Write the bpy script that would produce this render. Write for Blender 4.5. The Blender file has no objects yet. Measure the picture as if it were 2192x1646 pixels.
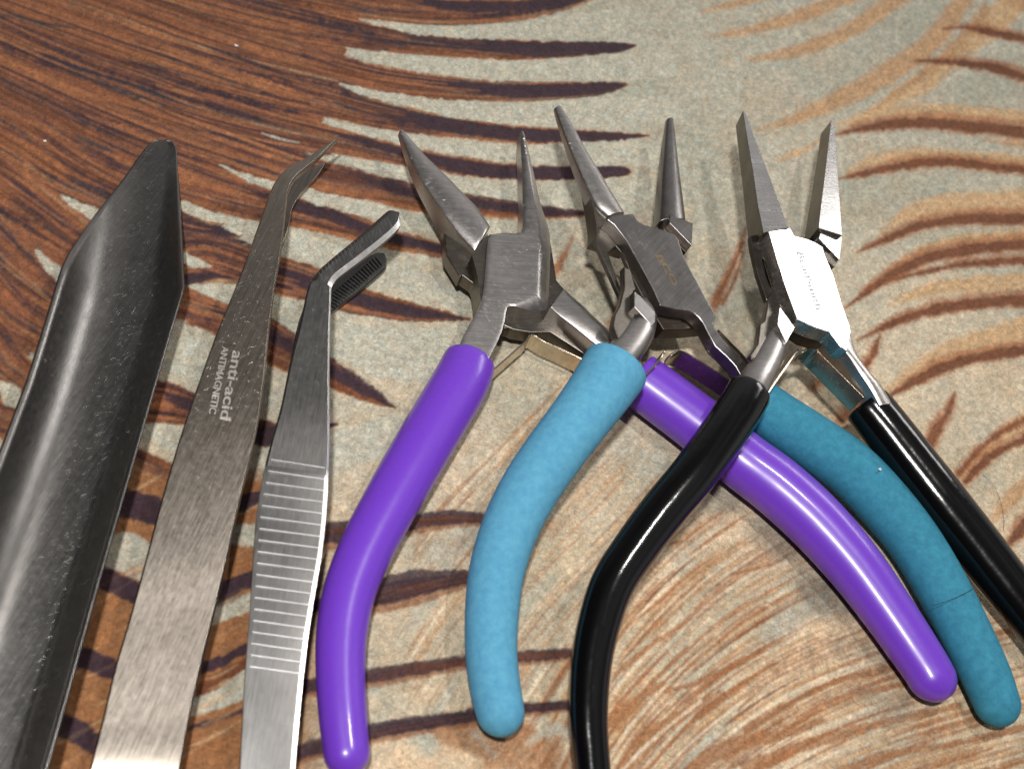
import bpy, bmesh, math, random
import numpy as np
from mathutils import Vector, Matrix
from mathutils.geometry import delaunay_2d_cdt

# 1 Blender unit = 1 cm (a table-top close-up about 20 cm wide)
S = bpy.context.scene
S.unit_settings.system = 'METRIC'; S.unit_settings.scale_length = 0.01
C = S.collection
random.seed(7); rng = np.random.default_rng(7)

# ------------------------------------------------------------------ camera
W, H, F = 2192.0, 1646.0, 2600.0          # photograph size, focal length in its pixels
NAD = (300.0, 2600.0)                     # where plumb lines meet in the photograph
down = Vector(((NAD[0]-W/2)/F, -(NAD[1]-H/2)/F, -1.0)).normalized()
zc = -down
xc = (Vector((1, 0, 0)) - zc*zc.x).normalized()
yc = zc.cross(xc)
R = Matrix((xc, yc, zc))                  # camera axes -> world
DIST = 24.0
CAM = R @ Vector((0, 0, DIST))
cam_d = bpy.data.cameras.new('camera'); cam = bpy.data.objects.new('camera', cam_d); C.objects.link(cam)
cam.matrix_world = Matrix.Translation(CAM) @ R.to_4x4()
cam_d.sensor_width = 36; cam_d.lens = 36*F/W; cam_d.clip_start = 0.5; cam_d.clip_end = 2000
cam_d.dof.use_dof = True; cam_d.dof.focus_distance = 24.6; cam_d.dof.aperture_fstop = 0.27
S.camera = cam

def ray(px, py):
    return R @ Vector(((px-W/2)/F, -(py-H/2)/F, -1.0))
def at(px, py, z=0.0):
    d = ray(px, py); t = (z-CAM.z)/d.z
    return CAM + d*t
class Plane:
    def __init__(s, px, py, z, n):
        s.o = at(px, py, z); s.n = Vector(n).normalized()
    def at(s, px, py, h=0.0):
        d = ray(px, py); o = s.o + s.n*h
        return CAM + d*((o-CAM).dot(s.n)/d.dot(s.n))
def depth_of(p):
    return -(R.transposed() @ (p-CAM)).z
def cm(pxlen, p):                          # pixels -> centimetres at point p
    return pxlen*depth_of(p)/F
def fwd(p):                                # world -> photograph pixel
    q = R.transposed() @ (p-CAM)
    return (W/2 + F*q.x/-q.z, H/2 - F*q.y/-q.z)

# ------------------------------------------------------------------ world and lamps
wd = bpy.data.worlds.new('World'); S.world = wd; wd.use_nodes = True
nt = wd.node_tree; nt.nodes.clear()
out = nt.nodes.new('ShaderNodeOutputWorld'); bg = nt.nodes.new('ShaderNodeBackground')
tc = nt.nodes.new('ShaderNodeTexCoord'); nz = nt.nodes.new('ShaderNodeTexNoise')
cr = nt.nodes.new('ShaderNodeValToRGB')
nz.inputs['Scale'].default_value = 1.4; nz.inputs['Detail'].default_value = 2
cr.color_ramp.elements[0].position = 0.36; cr.color_ramp.elements[0].color = (0.11, 0.107, 0.105, 1)
cr.color_ramp.elements[1].position = 0.64; cr.color_ramp.elements[1].color = (0.58, 0.56, 0.55, 1)
# a dim room, lighter towards its right side, darker towards the left and behind the camera
dt = nt.nodes.new('ShaderNodeVectorMath'); dt.operation = 'DOT_PRODUCT'; dt.inputs[1].default_value = (0.72, 0.55, 0.15)
mr = nt.nodes.new('ShaderNodeMapRange'); mr.inputs['From Min'].default_value = -0.35; mr.inputs['From Max'].default_value = 0.95
mr.inputs['To Min'].default_value = 0.03; mr.inputs['To Max'].default_value = 0.95
nt.links.new(tc.outputs['Generated'], dt.inputs[0]); nt.links.new(dt.outputs['Value'], mr.inputs['Value'])
nt.links.new(mr.outputs['Result'], bg.inputs['Strength'])
nt.links.new(tc.outputs['Generated'], nz.inputs['Vector']); nt.links.new(nz.outputs['Fac'], cr.inputs['Fac'])
nt.links.new(cr.outputs['Color'], bg.inputs['Color']); nt.links.new(bg.outputs['Background'], out.inputs['Surface'])

def area(name, loc, target, size, power, color, size_y=None):
    l = bpy.data.lights.new(name, 'AREA'); o = bpy.data.objects.new(name, l); C.objects.link(o)
    l.shape = 'DISK' if size_y is None else 'RECTANGLE'; l.size = size
    if size_y: l.size_y = size_y
    l.energy = power; l.color = color
    o.location = loc; o.rotation_euler = (Vector(target)-Vector(loc)).to_track_quat('-Z', 'Y').to_euler()
    return o
BLACK_N = Vector((0.20, -0.03, 1)).normalized()
pj = at(1750, 650, 2.0); cdir = (CAM-pj).normalized()
rdir = 2*BLACK_N.dot(cdir)*BLACK_N - cdir
area('flash_lamp', Vector((-0.25, -0.38, 1)).normalized()*46, (0, 0, 0), 3.0, 18500, (1.0, 0.98, 0.95))
area('side_lamp', pj + rdir*42, pj, 16, 3600, (1.0, 0.97, 0.94), 8)
oh = at(1760, 900, 0) + Vector((0, 0, 31))
area('ceiling_lamp', oh, (0, 0, 0), 1.3, 2900, (1.0, 0.96, 0.91))
S.view_settings.view_transform = 'Standard'; S.view_settings.look = 'None'
S.view_settings.exposure = -0.02; S.view_settings.gamma = 1.0
S.cycles.max_bounces = 8

# ------------------------------------------------------------------ node helpers, materials
def srgb(r, g, b, k=1.0):
    f = lambda c: (c/255/12.92 if c/255 <= 0.04045 else ((c/255+0.055)/1.055)**2.4)*k
    return (f(r), f(g), f(b), 1)
def new_mat(name):
    m = bpy.data.materials.new(name); m.use_nodes = True
    return m, m.node_tree, m.node_tree.nodes['Principled BSDF']
def link(t, a, b): t.links.new(a, b)
def noise(t, vec, scale, detail=3, rough=0.55):
    n = t.nodes.new('ShaderNodeTexNoise'); n.inputs['Scale'].default_value = scale
    n.inputs['Detail'].default_value = detail; n.inputs['Roughness'].default_value = rough
    link(t, vec, n.inputs['Vector']); return n.outputs['Fac']
def mapping(t, scale=(1, 1, 1), rot=(0, 0, 0)):
    tcn = t.nodes.new('ShaderNodeTexCoord'); mp = t.nodes.new('ShaderNodeMapping')
    mp.vector_type = 'TEXTURE'
    mp.inputs['Rotation'].default_value = rot
    mp.inputs['Scale'].default_value = tuple(1/s for s in scale)
    link(t, tcn.outputs['Object'], mp.inputs['Vector']); return mp.outputs['Vector']
def ramp(t, fac, stops):
    r = t.nodes.new('ShaderNodeValToRGB'); link(t, fac, r.inputs['Fac'])
    e = r.color_ramp.elements
    while len(e) < len(stops): e.new(0.5)
    for i, (p, c) in enumerate(stops):
        e[i].position = p; e[i].color = c if len(c) == 4 else (*c, 1)
    return r.outputs['Color']
def math_(t, op, a, b=None):
    n = t.nodes.new('ShaderNodeMath'); n.operation = op
    for i, v in enumerate((a, b)):
        if v is None: continue
        if isinstance(v, (int, float)): n.inputs[i].default_value = v
        else: link(t, v, n.inputs[i])
    return n.outputs[0]
def metal(name, col, rough=0.3, angle=0.0, brush=0.25, scratch=0.3, blotch=0.25):
    m, t, b = new_mat(name)
    b.inputs['Metallic'].default_value = 1.0
    lin = mapping(t, (1.1, 30, 30), (0, 0, angle))
    brushed = noise(t, lin, 1.0, 4, 0.6)
    plain = mapping(t)
    bl = noise(t, plain, 1.3, 5, 0.65)
    fine = noise(t, plain, 9, 4, 0.7)
    # hairline scratches running across the brushing
    sc = t.nodes.new('ShaderNodeTexVoronoi'); sc.feature = 'DISTANCE_TO_EDGE'; sc.inputs['Scale'].default_value = 1.0
    wv = mapping(t, (9, 1.1, 3), (0, 0, angle+0.9))
    add = t.nodes.new('ShaderNodeVectorMath'); add.operation = 'ADD'
    wn = t.nodes.new('ShaderNodeTexNoise'); wn.inputs['Scale'].default_value = 1.5
    link(t, plain, wn.inputs['Vector']); wk = t.nodes.new('ShaderNodeVectorMath'); wk.operation = 'SCALE'; wk.inputs['Scale'].default_value = 0.35
    link(t, wn.outputs['Color'], wk.inputs[0]); link(t, wv, add.inputs[0]); link(t, wk.outputs[0], add.inputs[1])
    link(t, add.outputs[0], sc.inputs['Vector'])
    scm = math_(t, 'MULTIPLY', math_(t, 'LESS_THAN', sc.outputs['Distance'], 0.006), math_(t, 'GREATER_THAN', fine, 0.55))
    c = Vector(col)
    cc = ramp(t, bl, [(0.3, tuple(c*(1-blotch*0.7))), (0.7, tuple(c*(1+blotch*0.3)))])
    sv = t.nodes.new('ShaderNodeVectorMath'); sv.operation = 'SCALE'; link(t, cc, sv.inputs[0])
    k = math_(t, 'ADD', math_(t, 'MULTIPLY', math_(t, 'SUBTRACT', brushed, 0.5), brush*2.6), 1.0)
    k = math_(t, 'ADD', k, math_(t, 'MULTIPLY', scm, scratch*1.2))
    link(t, k, sv.inputs['Scale']); link(t, sv.outputs[0], b.inputs['Base Color'])
    rr = math_(t, 'ADD', math_(t, 'MULTIPLY', fine, 0.16), math_(t, 'MULTIPLY', brushed, 0.12))
    rr = math_(t, 'ADD', rr, rough-0.14)
    link(t, math_(t, 'ADD', rr, math_(t, 'MULTIPLY', scm, 0.25)), b.inputs['Roughness'])
    hh = math_(t, 'SUBTRACT', math_(t, 'MULTIPLY', brushed, brush), math_(t, 'MULTIPLY', scm, scratch))
    bp = t.nodes.new('ShaderNodeBump'); bp.inputs['Strength'].default_value = 0.4; bp.inputs['Distance'].default_value = 0.014
    link(t, hh, bp.inputs['Height']); link(t, bp.outputs['Normal'], b.inputs['Normal'])
    return m
def vinyl(name, col, rough, bump=0.05, coat=0.0, mott=0.08, bscale=3.0, spec=0.5, col2=None, mscale=14):
    m, t, b = new_mat(name)
    p = mapping(t)
    n1 = noise(t, p, bscale, 3); n2 = noise(t, p, mscale, 5, 0.7)
    c = Vector(col[:3])
    c2 = Vector(col2[:3]) if col2 else c*(1+mott)
    link(t, ramp(t, n2, [(0.35, tuple(c*(1-mott))), (0.68, tuple(c2))]), b.inputs['Base Color'])
    b.inputs['Roughness'].default_value = rough
    b.inputs['Specular IOR Level'].default_value = spec
    b.inputs['Coat Weight'].default_value = coat; b.inputs['Coat Roughness'].default_value = 0.12
    bp = t.nodes.new('ShaderNodeBump'); bp.inputs['Strength'].default_value = 0.4; bp.inputs['Distance'].default_value = bump
    link(t, n1, bp.inputs['Height']); link(t, bp.outputs['Normal'], b.inputs['Normal'])
    return m
M = {}
M['steel'] = metal('brushed_steel', (0.54, 0.515, 0.50), 0.36, 0.15)
M['steel_dark'] = metal('dark_steel', (0.29, 0.275, 0.27), 0.32, 0.9, blotch=0.4)
M['steel_bright'] = metal('bright_steel', (0.66, 0.64, 0.63), 0.27, 0.2)
M['steel_side'] = metal('darkened_side_steel', (0.20, 0.18, 0.155), 0.38, 0.3, blotch=0.4)  # side faces of the same steel, shaded by colour against the cloth's reflection
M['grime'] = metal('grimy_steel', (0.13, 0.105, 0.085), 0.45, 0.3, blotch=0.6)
M['spring'] = metal('spring_steel', (0.62, 0.53, 0.42), 0.22, 0.6, brush=0.1, scratch=0.1)
M['scoop'] = metal('polished_scoop_steel', (0.27, 0.26, 0.25), 0.34, 1.25, brush=0.2, scratch=0.16)
M['tweezer_warm'] = metal('warm_satin_steel', (0.37, 0.325, 0.28), 0.32, 1.32, scratch=0.15, brush=0.3, blotch=0.15)
M['tweezer_grey'] = metal('grey_satin_steel', (0.195, 0.19, 0.185), 0.40, 1.5, brush=0.25, blotch=0.25)
M['ridge'] = metal('glint_ridge_steel', (0.92, 0.92, 0.94), 0.5, 0.1, brush=0.1)  # glint along the ribs painted in as a pale base colour
M['chamfer'] = metal('highlight_chamfer_steel', (0.92, 0.90, 0.88), 0.34, 1.5, brush=0.1)  # right chamfer's highlight painted in as a much brighter base colour
M['purple'] = vinyl('purple_vinyl', srgb(110, 58, 192), 0.34, 0.02, coat=0.28, mott=0.04, bscale=1.2)
M['blue_shaded'] = vinyl('blue_foam_rubber_shaded', srgb(52, 122, 148), 0.75, 0.004, mott=0.06, bscale=38, spec=0.15, col2=srgb(62, 138, 164), mscale=7)  # same blue foam; the right sleeve's shade is put into this darker colour
M['black'] = vinyl('black_vinyl', (0.0025, 0.0025, 0.003), 0.15, 0.02, coat=0.15, mott=0.1, spec=0.4, bscale=2.0)
M['blue'] = vinyl('blue_foam_rubber', srgb(84, 150, 186), 0.75, 0.004, mott=0.05, bscale=38, spec=0.15, col2=srgb(96, 164, 192), mscale=7)
M['engrave'] = metal('engraved_lettering', (0.85, 0.80, 0.76), 0.42, 0.1, brush=0.05)
M['engrave_grey'] = metal('etched_grey_lettering', (0.30, 0.29, 0.29), 0.55, 0.1, brush=0.05)
M['engrave_gold'] = metal('worn_gold_lettering', (0.36, 0.26, 0.16), 0.4, 0.1, brush=0.05)
M['hair'] = vinyl('dark_hair', (0.01, 0.009, 0.008), 0.4)
M['lint'] = vinyl('white_lint', (0.6, 0.6, 0.6), 0.8)

# ------------------------------------------------------------------ object helpers
def tag(o, label, cat=None, group=None, kind=None):
    if label: o['label'] = label
    if cat: o['category'] = cat
    if group: o['group'] = group
    if kind: o['kind'] = kind
    return o
def thing(name, label, cat, loc, group=None):
    o = bpy.data.objects.new(name, None); C.objects.link(o); o.location = loc
    o.empty_display_size = 0.5
    return tag(o, label, cat, group)
def mesh_obj(name, verts, faces, mat, parent=None, smooth=True, bevel=0.0, segs=2, label=None):
    me = bpy.data.meshes.new(name)
    off = Vector(parent.location) if parent and not parent.parent else (Vector(parent.parent.location) if parent else Vector())
    me.from_pydata([tuple(Vector(v)-off) for v in verts], [], faces); me.update()
    bm = bmesh.new(); bm.from_mesh(me); bmesh.ops.recalc_face_normals(bm, faces=bm.faces[:]); bm.to_mesh(me); bm.free()
    if smooth: me.polygons.foreach_set('use_smooth', [True]*len(me.polygons))
    me.materials.append(mat)
    o = bpy.data.objects.new(name, me); C.objects.link(o)
    if parent: o.parent = parent
    if bevel:
        b = o.modifiers.new('edge', 'BEVEL'); b.width = bevel; b.segments = segs; b.limit_method = 'ANGLE'
        b.angle_limit = math.radians(28); b.harden_normals = True
    if label: o['label'] = label
    return o
def crv(pts, n=8, closed=False):           # Catmull-Rom through tuples of any length
    P = [np.array(p, float) for p in pts]; outp = []
    N = len(P)
    for i in range(N if closed else N-1):
        if closed: p0, p1, p2, p3 = P[i-1], P[i], P[(i+1) % N], P[(i+2) % N]
        else: p0, p1, p2, p3 = P[max(i-1, 0)], P[i], P[i+1], P[min(i+2, N-1)]
        for k in range(n):
            t = k/n
            outp.append(0.5*((2*p1)+(-p0+p2)*t+(2*p0-5*p1+4*p2-p3)*t*t+(-p0+3*p1-3*p2+p3)*t**3))
    if not closed: outp.append(P[-1])
    return outp
def plate(name, pts, plane, thick, mat, parent, bevel=0.025, h=0.0, segs=2, taper=None, label=None):
    """flat slab: outline in photograph pixels on the plane, thickness along its normal"""
    top = [plane.at(x, y, h) for x, y in pts]
    th = taper if taper else [thick]*len(pts)
    bot = [p - plane.n*t_ for p, t_ in zip(top, th)]
    n = len(top)
    faces = [list(range(n)), list(range(2*n-1, n-1, -1))] + [[i, (i+1) % n, n+(i+1) % n, n+i] for i in range(n)]
    return mesh_obj(name, top+bot, faces, mat, parent, bevel=bevel, segs=segs, label=label)
def loft(name, secs, mat, parent, closed=True, caps=True, bevel=0.0, label=None):
    n = len(secs[0]); verts = [v for s in secs for v in s]; faces = []
    for i in range(len(secs)-1):
        for j in range(n if closed else n-1):
            k = (j+1) % n
            faces.append([i*n+j, i*n+k, (i+1)*n+k, (i+1)*n+j])
    if caps and closed:
        faces.append(list(range(n))); faces.append(list(range(len(verts)-n, len(verts)))[::-1])
    return mesh_obj(name, verts, faces, mat, parent, bevel=bevel, label=label)
def jaw(name, rows, plane, mat, parent, arc=1.0, n=10, bevel=0.02, sub=5, label=None):
    """rows: (left x, left y, right x, right y, rise, drop): domed top, straight sides"""
    secs = []
    for lx, ly, rx, ry, rise, drop, h in crv([r if len(r) == 7 else (*r, 0) for r in rows], sub):
        a = plane.at(lx, ly, h); b = plane.at(rx, ry, h); c = (a+b)/2; hv = (b-a)/2
        s = []
        for k in range(n+1):
            f = math.pi*(1-k/n)
            s.append(c + hv*math.cos(f) + plane.n*rise*math.sin(f)**arc)
        s += [b - plane.n*drop, a - plane.n*drop]
        secs.append(s)
    return loft(name, secs, mat, parent, bevel=bevel, label=label)
def grip(name, pts, mat, parent, flat=1.0, n=40, lip=True, label=None, end=True, dents=None):
    """dipped handle sleeve: (px, py, radius px, z) along its centre line"""
    raw = []
    for px, py, r, z in crv(pts, 9):
        p = at(px, py, z); raw.append((p, cm(r, p)))
    P = [a for a, _ in raw]; Rr = [b for _, b in raw]
    rings = []
    def frame(i):
        t = (P[min(i+1, len(P)-1)]-P[max(i-1, 0)]).normalized()
        s = t.cross(Vector((0, 0, 1))).normalized(); u = s.cross(t)
        return t, s, u
    t0, s0, u0 = frame(0); r0 = Rr[0]
    if lip:
        for k, (rad, off) in enumerate([(0.50, 0.14), (0.74, 0.11), (0.82, 0.03), (0.87, 0.0), (0.93, 0.0), (0.97, 0.02), (0.99, 0.05)]):
            rings.append((P[0]+t0*off, s0, u0, r0*rad))
    rl = Rr[-1]; P_end = P[-1]
    acc = [0.0]
    for i in range(1, len(P)): acc.append(acc[-1]+(P[i]-P[i-1]).length)
    tot = acc[-1]
    def samp(d):
        i = max(j for j in range(len(acc)-1) if acc[j] <= d+1e-9); f = (d-acc[i])/max(acc[i+1]-acc[i], 1e-9)
        t = (P[i+1]-P[i]).normalized()
        if 0 < i: t = (t + (P[i]-P[i-1]).normalized()).normalized()*(1-f) + t*f if f < .5 else t
        t.normalize(); s = t.cross(Vector((0, 0, 1))).normalized()
        return P[i].lerp(P[i+1], f), s, s.cross(t), Rr[i]*(1-f)+Rr[i+1]*f
    for i in range(len(P)):
        if lip and acc[i] < 0.12: continue
        if end and tot-acc[i] < rl*1.05: break
        t, s, u = frame(i); rings.append((P[i], s, u, Rr[i]))
    if end:
        for k in range(0, 11):
            a = k/10*math.pi/2*0.99
            p_, s, u, r_ = samp(min(tot-rl+rl*math.sin(a), tot-1e-4)); rings.append((p_, s, u, r_*max(math.cos(a), 0.02)))
    secs = []
    for q, (p, s, u, r) in enumerate(rings):
        row = []
        for k in range(n):
            a = 2*math.pi*k/n; rr = r
            v = p + s*(rr*math.cos(a)) + u*(rr*flat*math.sin(a))
            if dents:
                for (dp, dr, dd) in dents:
                    q_ = (v-dp).length/dr
                    if q_ < 1: v = v + (p-v).normalized()*dd*(1-q_*q_)**2
            row.append(v)
        secs.append(row)
    return loft(name, secs, mat, parent, label=label)
def neck(name, pts, mat, parent, flat=1.0, n=20, label=None, caps=True):
    raw = [(at(px, py, z), r) for px, py, r, z in crv(pts, 6)]
    secs = []
    for i, (p, r) in enumerate(raw):
        t = (raw[min(i+1, len(raw)-1)][0]-raw[max(i-1, 0)][0]).normalized()
        s = t.cross(Vector((0, 0, 1))).normalized(); u = s.cross(t); rc = cm(r, p)
        secs.append([p + s*(rc*math.cos(2*math.pi*k/n)) + u*(rc*flat*math.sin(2*math.pi*k/n)) for k in range(n)])
    return loft(name, secs, mat, parent, label=label)
def band(name, pts, plane, height, thick, mat, parent, round_end=False, label=None):
    """leaf spring: strip standing on edge, top edge through pixels on the plane (x, y, h)"""
    q = [plane.at(x, y, h) for x, y, h in crv(pts, 6)]
    secs = []
    N = len(q)
    for i, p in enumerate(q):
        t = (q[min(i+1, N-1)]-q[max(i-1, 0)]).normalized(); s = t.cross(plane.n).normalized()*thick/2
        hh = height; top = 0.0
        if round_end:
            dd = (p-q[0]).length; rr = height/2
            if dd < rr:
                k = math.sqrt(max(0.0, 1-((rr-dd)/rr)**2)); k = max(k, 0.08)
                top = rr*(1-k); hh = rr*(1+k)
        secs.append([p+s-plane.n*top, p-s-plane.n*top, p-s-plane.n*hh, p+s-plane.n*hh])
    return loft(name, secs, mat, parent, bevel=0.008, label=label)
def pillow(name, pts, plane, thick, mat, parent, rad, step=0.035, label=None):
    """slab whose top rolls off towards its rim; rad(x, y px) gives the roll-off width"""
    e1 = plane.n.orthogonal().normalized(); e2 = plane.n.cross(e1)
    P3 = [plane.at(x, y) for x, y in pts]
    P2 = [((p-plane.o).dot(e1), (p-plane.o).dot(e2)) for p in P3]
    B = []
    for i in range(len(P2)):
        a = np.array(P2[i]); b = np.array(P2[(i+1) % len(P2)]); m = max(1, int(np.linalg.norm(b-a)/step))
        for k in range(m): B.append(a+(b-a)*k/m)
    B = np.array(B); n = len(B); Bn = np.roll(B, -1, 0)
    gx, gy = np.meshgrid(np.arange(B[:, 0].min(), B[:, 0].max(), step), np.arange(B[:, 1].min(), B[:, 1].max(), step))
    G = np.stack([gx.ravel(), gy.ravel()], 1)
    def dist(G):
        d = np.full(len(G), 1e9)
        for a, b in zip(B, Bn):
            ab = b-a; t = np.clip(((G-a)@ab)/max(ab@ab, 1e-12), 0, 1)
            d = np.minimum(d, np.linalg.norm(G-(a+t[:, None]*ab), axis=1))
        return d
    inside = np.zeros(len(G), bool)
    for a, b in zip(B, Bn):
        c = ((a[1] > G[:, 1]) != (b[1] > G[:, 1]))
        with np.errstate(divide='ignore', invalid='ignore'):
            xx = (b[0]-a[0])*(G[:, 1]-a[1])/(b[1]-a[1])+a[0]
        inside ^= c & (G[:, 0] < xx)
    d = dist(G); G = G[inside & (d > step*0.45)]
    allp = np.vstack([B, G])
    vs, es, fs, *_ = delaunay_2d_cdt([Vector(p) for p in allp], [(i, (i+1) % n) for i in range(n)], [], 1, 1e-5)
    V2 = np.array([tuple(v) for v in vs]); dd = dist(V2)
    verts = []
    for v, q in zip(V2, dd):
        p = plane.o + e1*v[0] + e2*v[1]
        fx, fy = fwd(p); r, dr = rad(fx, fy)
        z = -dr*(1-min(q/r, 1))**2.2
        verts.append(p + plane.n*z)
    nv = len(verts); faces = [list(f) for f in fs]
    cnt = {}
    for f in faces:
        for i in range(len(f)):
            a, b = f[i], f[(i+1) % len(f)]; cnt[(a, b)] = 1
    low = [verts[i] - plane.n*thick + plane.n*0 for i in range(nv)]
    base = [plane.o + e1*v[0] + e2*v[1] - plane.n*thick for v in V2]
    verts2 = verts + base
    for (a, b) in list(cnt):
        if (b, a) not in cnt: faces.append([b, a, nv+a, nv+b])
    faces += [[nv+i for i in f][::-1] for f in fs]
    o = mesh_obj(name, verts2, faces, mat, parent, label=label)
    me = o.data
    # keep the rim crisp
    bm = bmesh.new(); bm.from_mesh(me)
    for e in bm.edges:
        if len(e.link_faces) == 2 and e.calc_face_angle(0) > math.radians(35): e.smooth = False
    bm.to_mesh(me); bm.free()
    return o
def lettering(name, body, start, endp, up, plane, mat, parent, lift=0.004, h=0.0, spacing=1.0):
    """words between two photograph pixels on the plane; up = pixel height of a capital"""
    cu = bpy.data.curves.new(name, 'FONT'); cu.body = body; cu.size = 1.0; cu.offset = 0.012 if body != 'BeadSmith' else 0.0; cu.space_character = spacing
    ob = bpy.data.objects.new(name+'_tmp', cu); C.objects.link(ob)
    bpy.context.view_layer.update()
    dg = bpy.context.evaluated_depsgraph_get()
    me = bpy.data.meshes.new_from_object(ob.evaluated_get(dg)); bpy.data.objects.remove(ob)
    co = np.array([v.co[:] for v in me.vertices]); x0, x1 = co[:, 0].min(), co[:, 0].max()
    A = plane.at(*start, h); Bp = plane.at(*endp, h); X = Bp-A; L = X.length; X.normalize()
    Y = plane.n.cross(X); hh = cm(up, A)
    off = Vector(parent.location)
    nv = len(co)
    vs = [A + X*((c[0]-x0)/(x1-x0)*L) + Y*(c[1]/0.70*hh) - off for c in co]
    V = [v + plane.n*lift for v in vs] + [v - plane.n*0.004 for v in vs]
    fs = [list(p.vertices) for p in me.polygons]; cnt = set()
    for f in fs:
        for i in range(len(f)): cnt.add((f[i], f[(i+1) % len(f)]))
    F2 = fs + [[b, a, a+nv, b+nv] for a, b in cnt if (b, a) not in cnt]
    m2 = bpy.data.meshes.new(name); m2.from_pydata([tuple(v) for v in V], [], F2); m2.update(); m2.materials.append(mat)
    o = bpy.data.objects.new(name, m2); C.objects.link(o); o.parent = parent
    bpy.data.meshes.remove(me)
    return o

# ------------------------------------------------------------------ tablecloth with its leaf print
CREAM = np.array(srgb(190, 187, 171)[:3]); DARK = np.array(srgb(62, 46, 54)[:3]); ORG = np.array(srgb(138, 88, 62)[:3])
FRG = np.array(srgb(164, 108, 72)[:3]); TAN = np.array(srgb(198, 158, 118)[:3]); BRN = np.array(srgb(112, 68, 46)[:3])
PINK = np.array(srgb(224, 200, 168)[:3]); LCR = np.array(srgb(236, 218, 190)[:3]); GRY = np.array(srgb(140, 134, 122)[:3])
RUST = np.array(srgb(166, 116, 78)[:3]); LTAN = np.array(srgb(208, 172, 130)[:3])
U0, V0, U1, V1, ST = -420, -420, 2640, 2080, 2.0
cw, ch = int((U1-U0)/ST), int((V1-V0)/ST)
def smooth_noise(cell, seed):
    r = np.random.default_rng(seed); gx, gy = int(cw*ST/cell)+3, int(ch*ST/cell)+3
    g = r.random((gy, gx)); x = np.arange(cw)*ST/cell; y = np.arange(ch)*ST/cell
    xi = x.astype(int); yi = y.astype(int); fx = x-xi; fy = y-yi
    fx = fx*fx*(3-2*fx); fy = (fy*fy*(3-2*fy))[:, None]
    a = g[yi][:, xi]*(1-fx)+g[yi][:, xi+1]*fx; b = g[yi+1][:, xi]*(1-fx)+g[yi+1][:, xi+1]*fx
    return a*(1-fy)+b*fy
canvas = np.zeros((ch, cw, 3)) + CREAM
YY, XX = np.mgrid[0:ch, 0:cw]; XX = XX*ST+U0; YY = YY*ST+V0
JIT = (smooth_noise(7, 1)-0.5)*5 + (smooth_noise(22, 2)-0.5)*5
GR = smooth_noise(5, 3)
def blend(mask, col):
    canvas[:] = canvas*(1-mask[..., None]) + col*mask[..., None]
BR = np.clip(0.15+1.5*(0.5*smooth_noise(14, 21)+0.5*smooth_noise(34, 22)), 0.2, 1.0)
BR2 = smooth_noise(4, 23)
def stroke(pts, col, soft=3.0, alpha=1.0, jit=1.0, n=8, broken=False):
    q = np.array(crv(pts, n)); x, y, w = q[:, 0], q[:, 1], np.maximum(q[:, 2], 0)/2
    m = w.max()+soft+6
    i0 = max(int((x.min()-m-U0)/ST), 0); i1 = min(int((x.max()+m-U0)/ST)+1, cw)
    j0 = max(int((y.min()-m-V0)/ST), 0); j1 = min(int((y.max()+m-V0)/ST)+1, ch)
    if i1 <= i0 or j1 <= j0: return
    cov = np.zeros((j1-j0, i1-i0))
    for k in range(len(x)-1):
        mm = max(w[k], w[k+1])+soft+6
        a0 = max(int((min(x[k], x[k+1])-mm-U0)/ST), i0); a1 = min(int((max(x[k], x[k+1])+mm-U0)/ST)+1, i1)
        b0 = max(int((min(y[k], y[k+1])-mm-V0)/ST), j0); b1 = min(int((max(y[k], y[k+1])+mm-V0)/ST)+1, j1)
        if a1 <= a0 or b1 <= b0: continue
        X = XX[b0:b1, a0:a1]; Y = YY[b0:b1, a0:a1]
        dx, dy = x[k+1]-x[k], y[k+1]-y[k]; L = max(dx*dx+dy*dy, 1e-6)
        t = np.clip(((X-x[k])*dx+(Y-y[k])*dy)/L, 0, 1)
        d = np.hypot(X-x[k]-t*dx, Y-y[k]-t*dy)
        ww = w[k]+(w[k+1]-w[k])*t
        c = np.clip((ww-d+JIT[b0:b1, a0:a1]*jit*np.clip(ww/6, 0.2, 1))/soft+0.5, 0, 1)
        s = cov[b0-j0:b1-j0, a0-i0:a1-i0]; np.maximum(s, c, out=s)
    if broken: cov = cov*BR[j0:j1, i0:i1]*(0.65+0.7*BR2[j0:j1, i0:i1])
    cov = np.clip(cov*alpha, 0, 1)[..., None]
    canvas[j0:j1, i0:i1] = canvas[j0:j1, i0:i1]*(1-cov)+col*cov
def substroke(pts, f0, f1, t0, t1, w, col, soft=3, alpha=1.0, broken=False):
    q = np.array(crv(pts, 6)); N = len(q); a, b = int(t0*(N-1)), max(int(t1*(N-1)), int(t0*(N-1))+3); b = min(b, N-1)
    q = q[a:b+1]
    if len(q) < 3: return
    d = np.gradient(q[:, :2], axis=0); nn = np.stack([-d[:, 1], d[:, 0]], 1); nn /= np.linalg.norm(nn, axis=1)[:, None]+1e-9
    s = np.linspace(0, 1, len(q)); ff = (f0+(f1-f0)*s)
    p = q[:, :2]+nn*(ff*q[:, 2]/2)[:, None]
    ww = w*np.minimum(1, np.minimum(s*5+0.15, (1-s)*4))
    stroke(np.column_stack([p, ww])[::2], col, soft, alpha, 1.3 if broken else 0.6, 3, broken)
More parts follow.
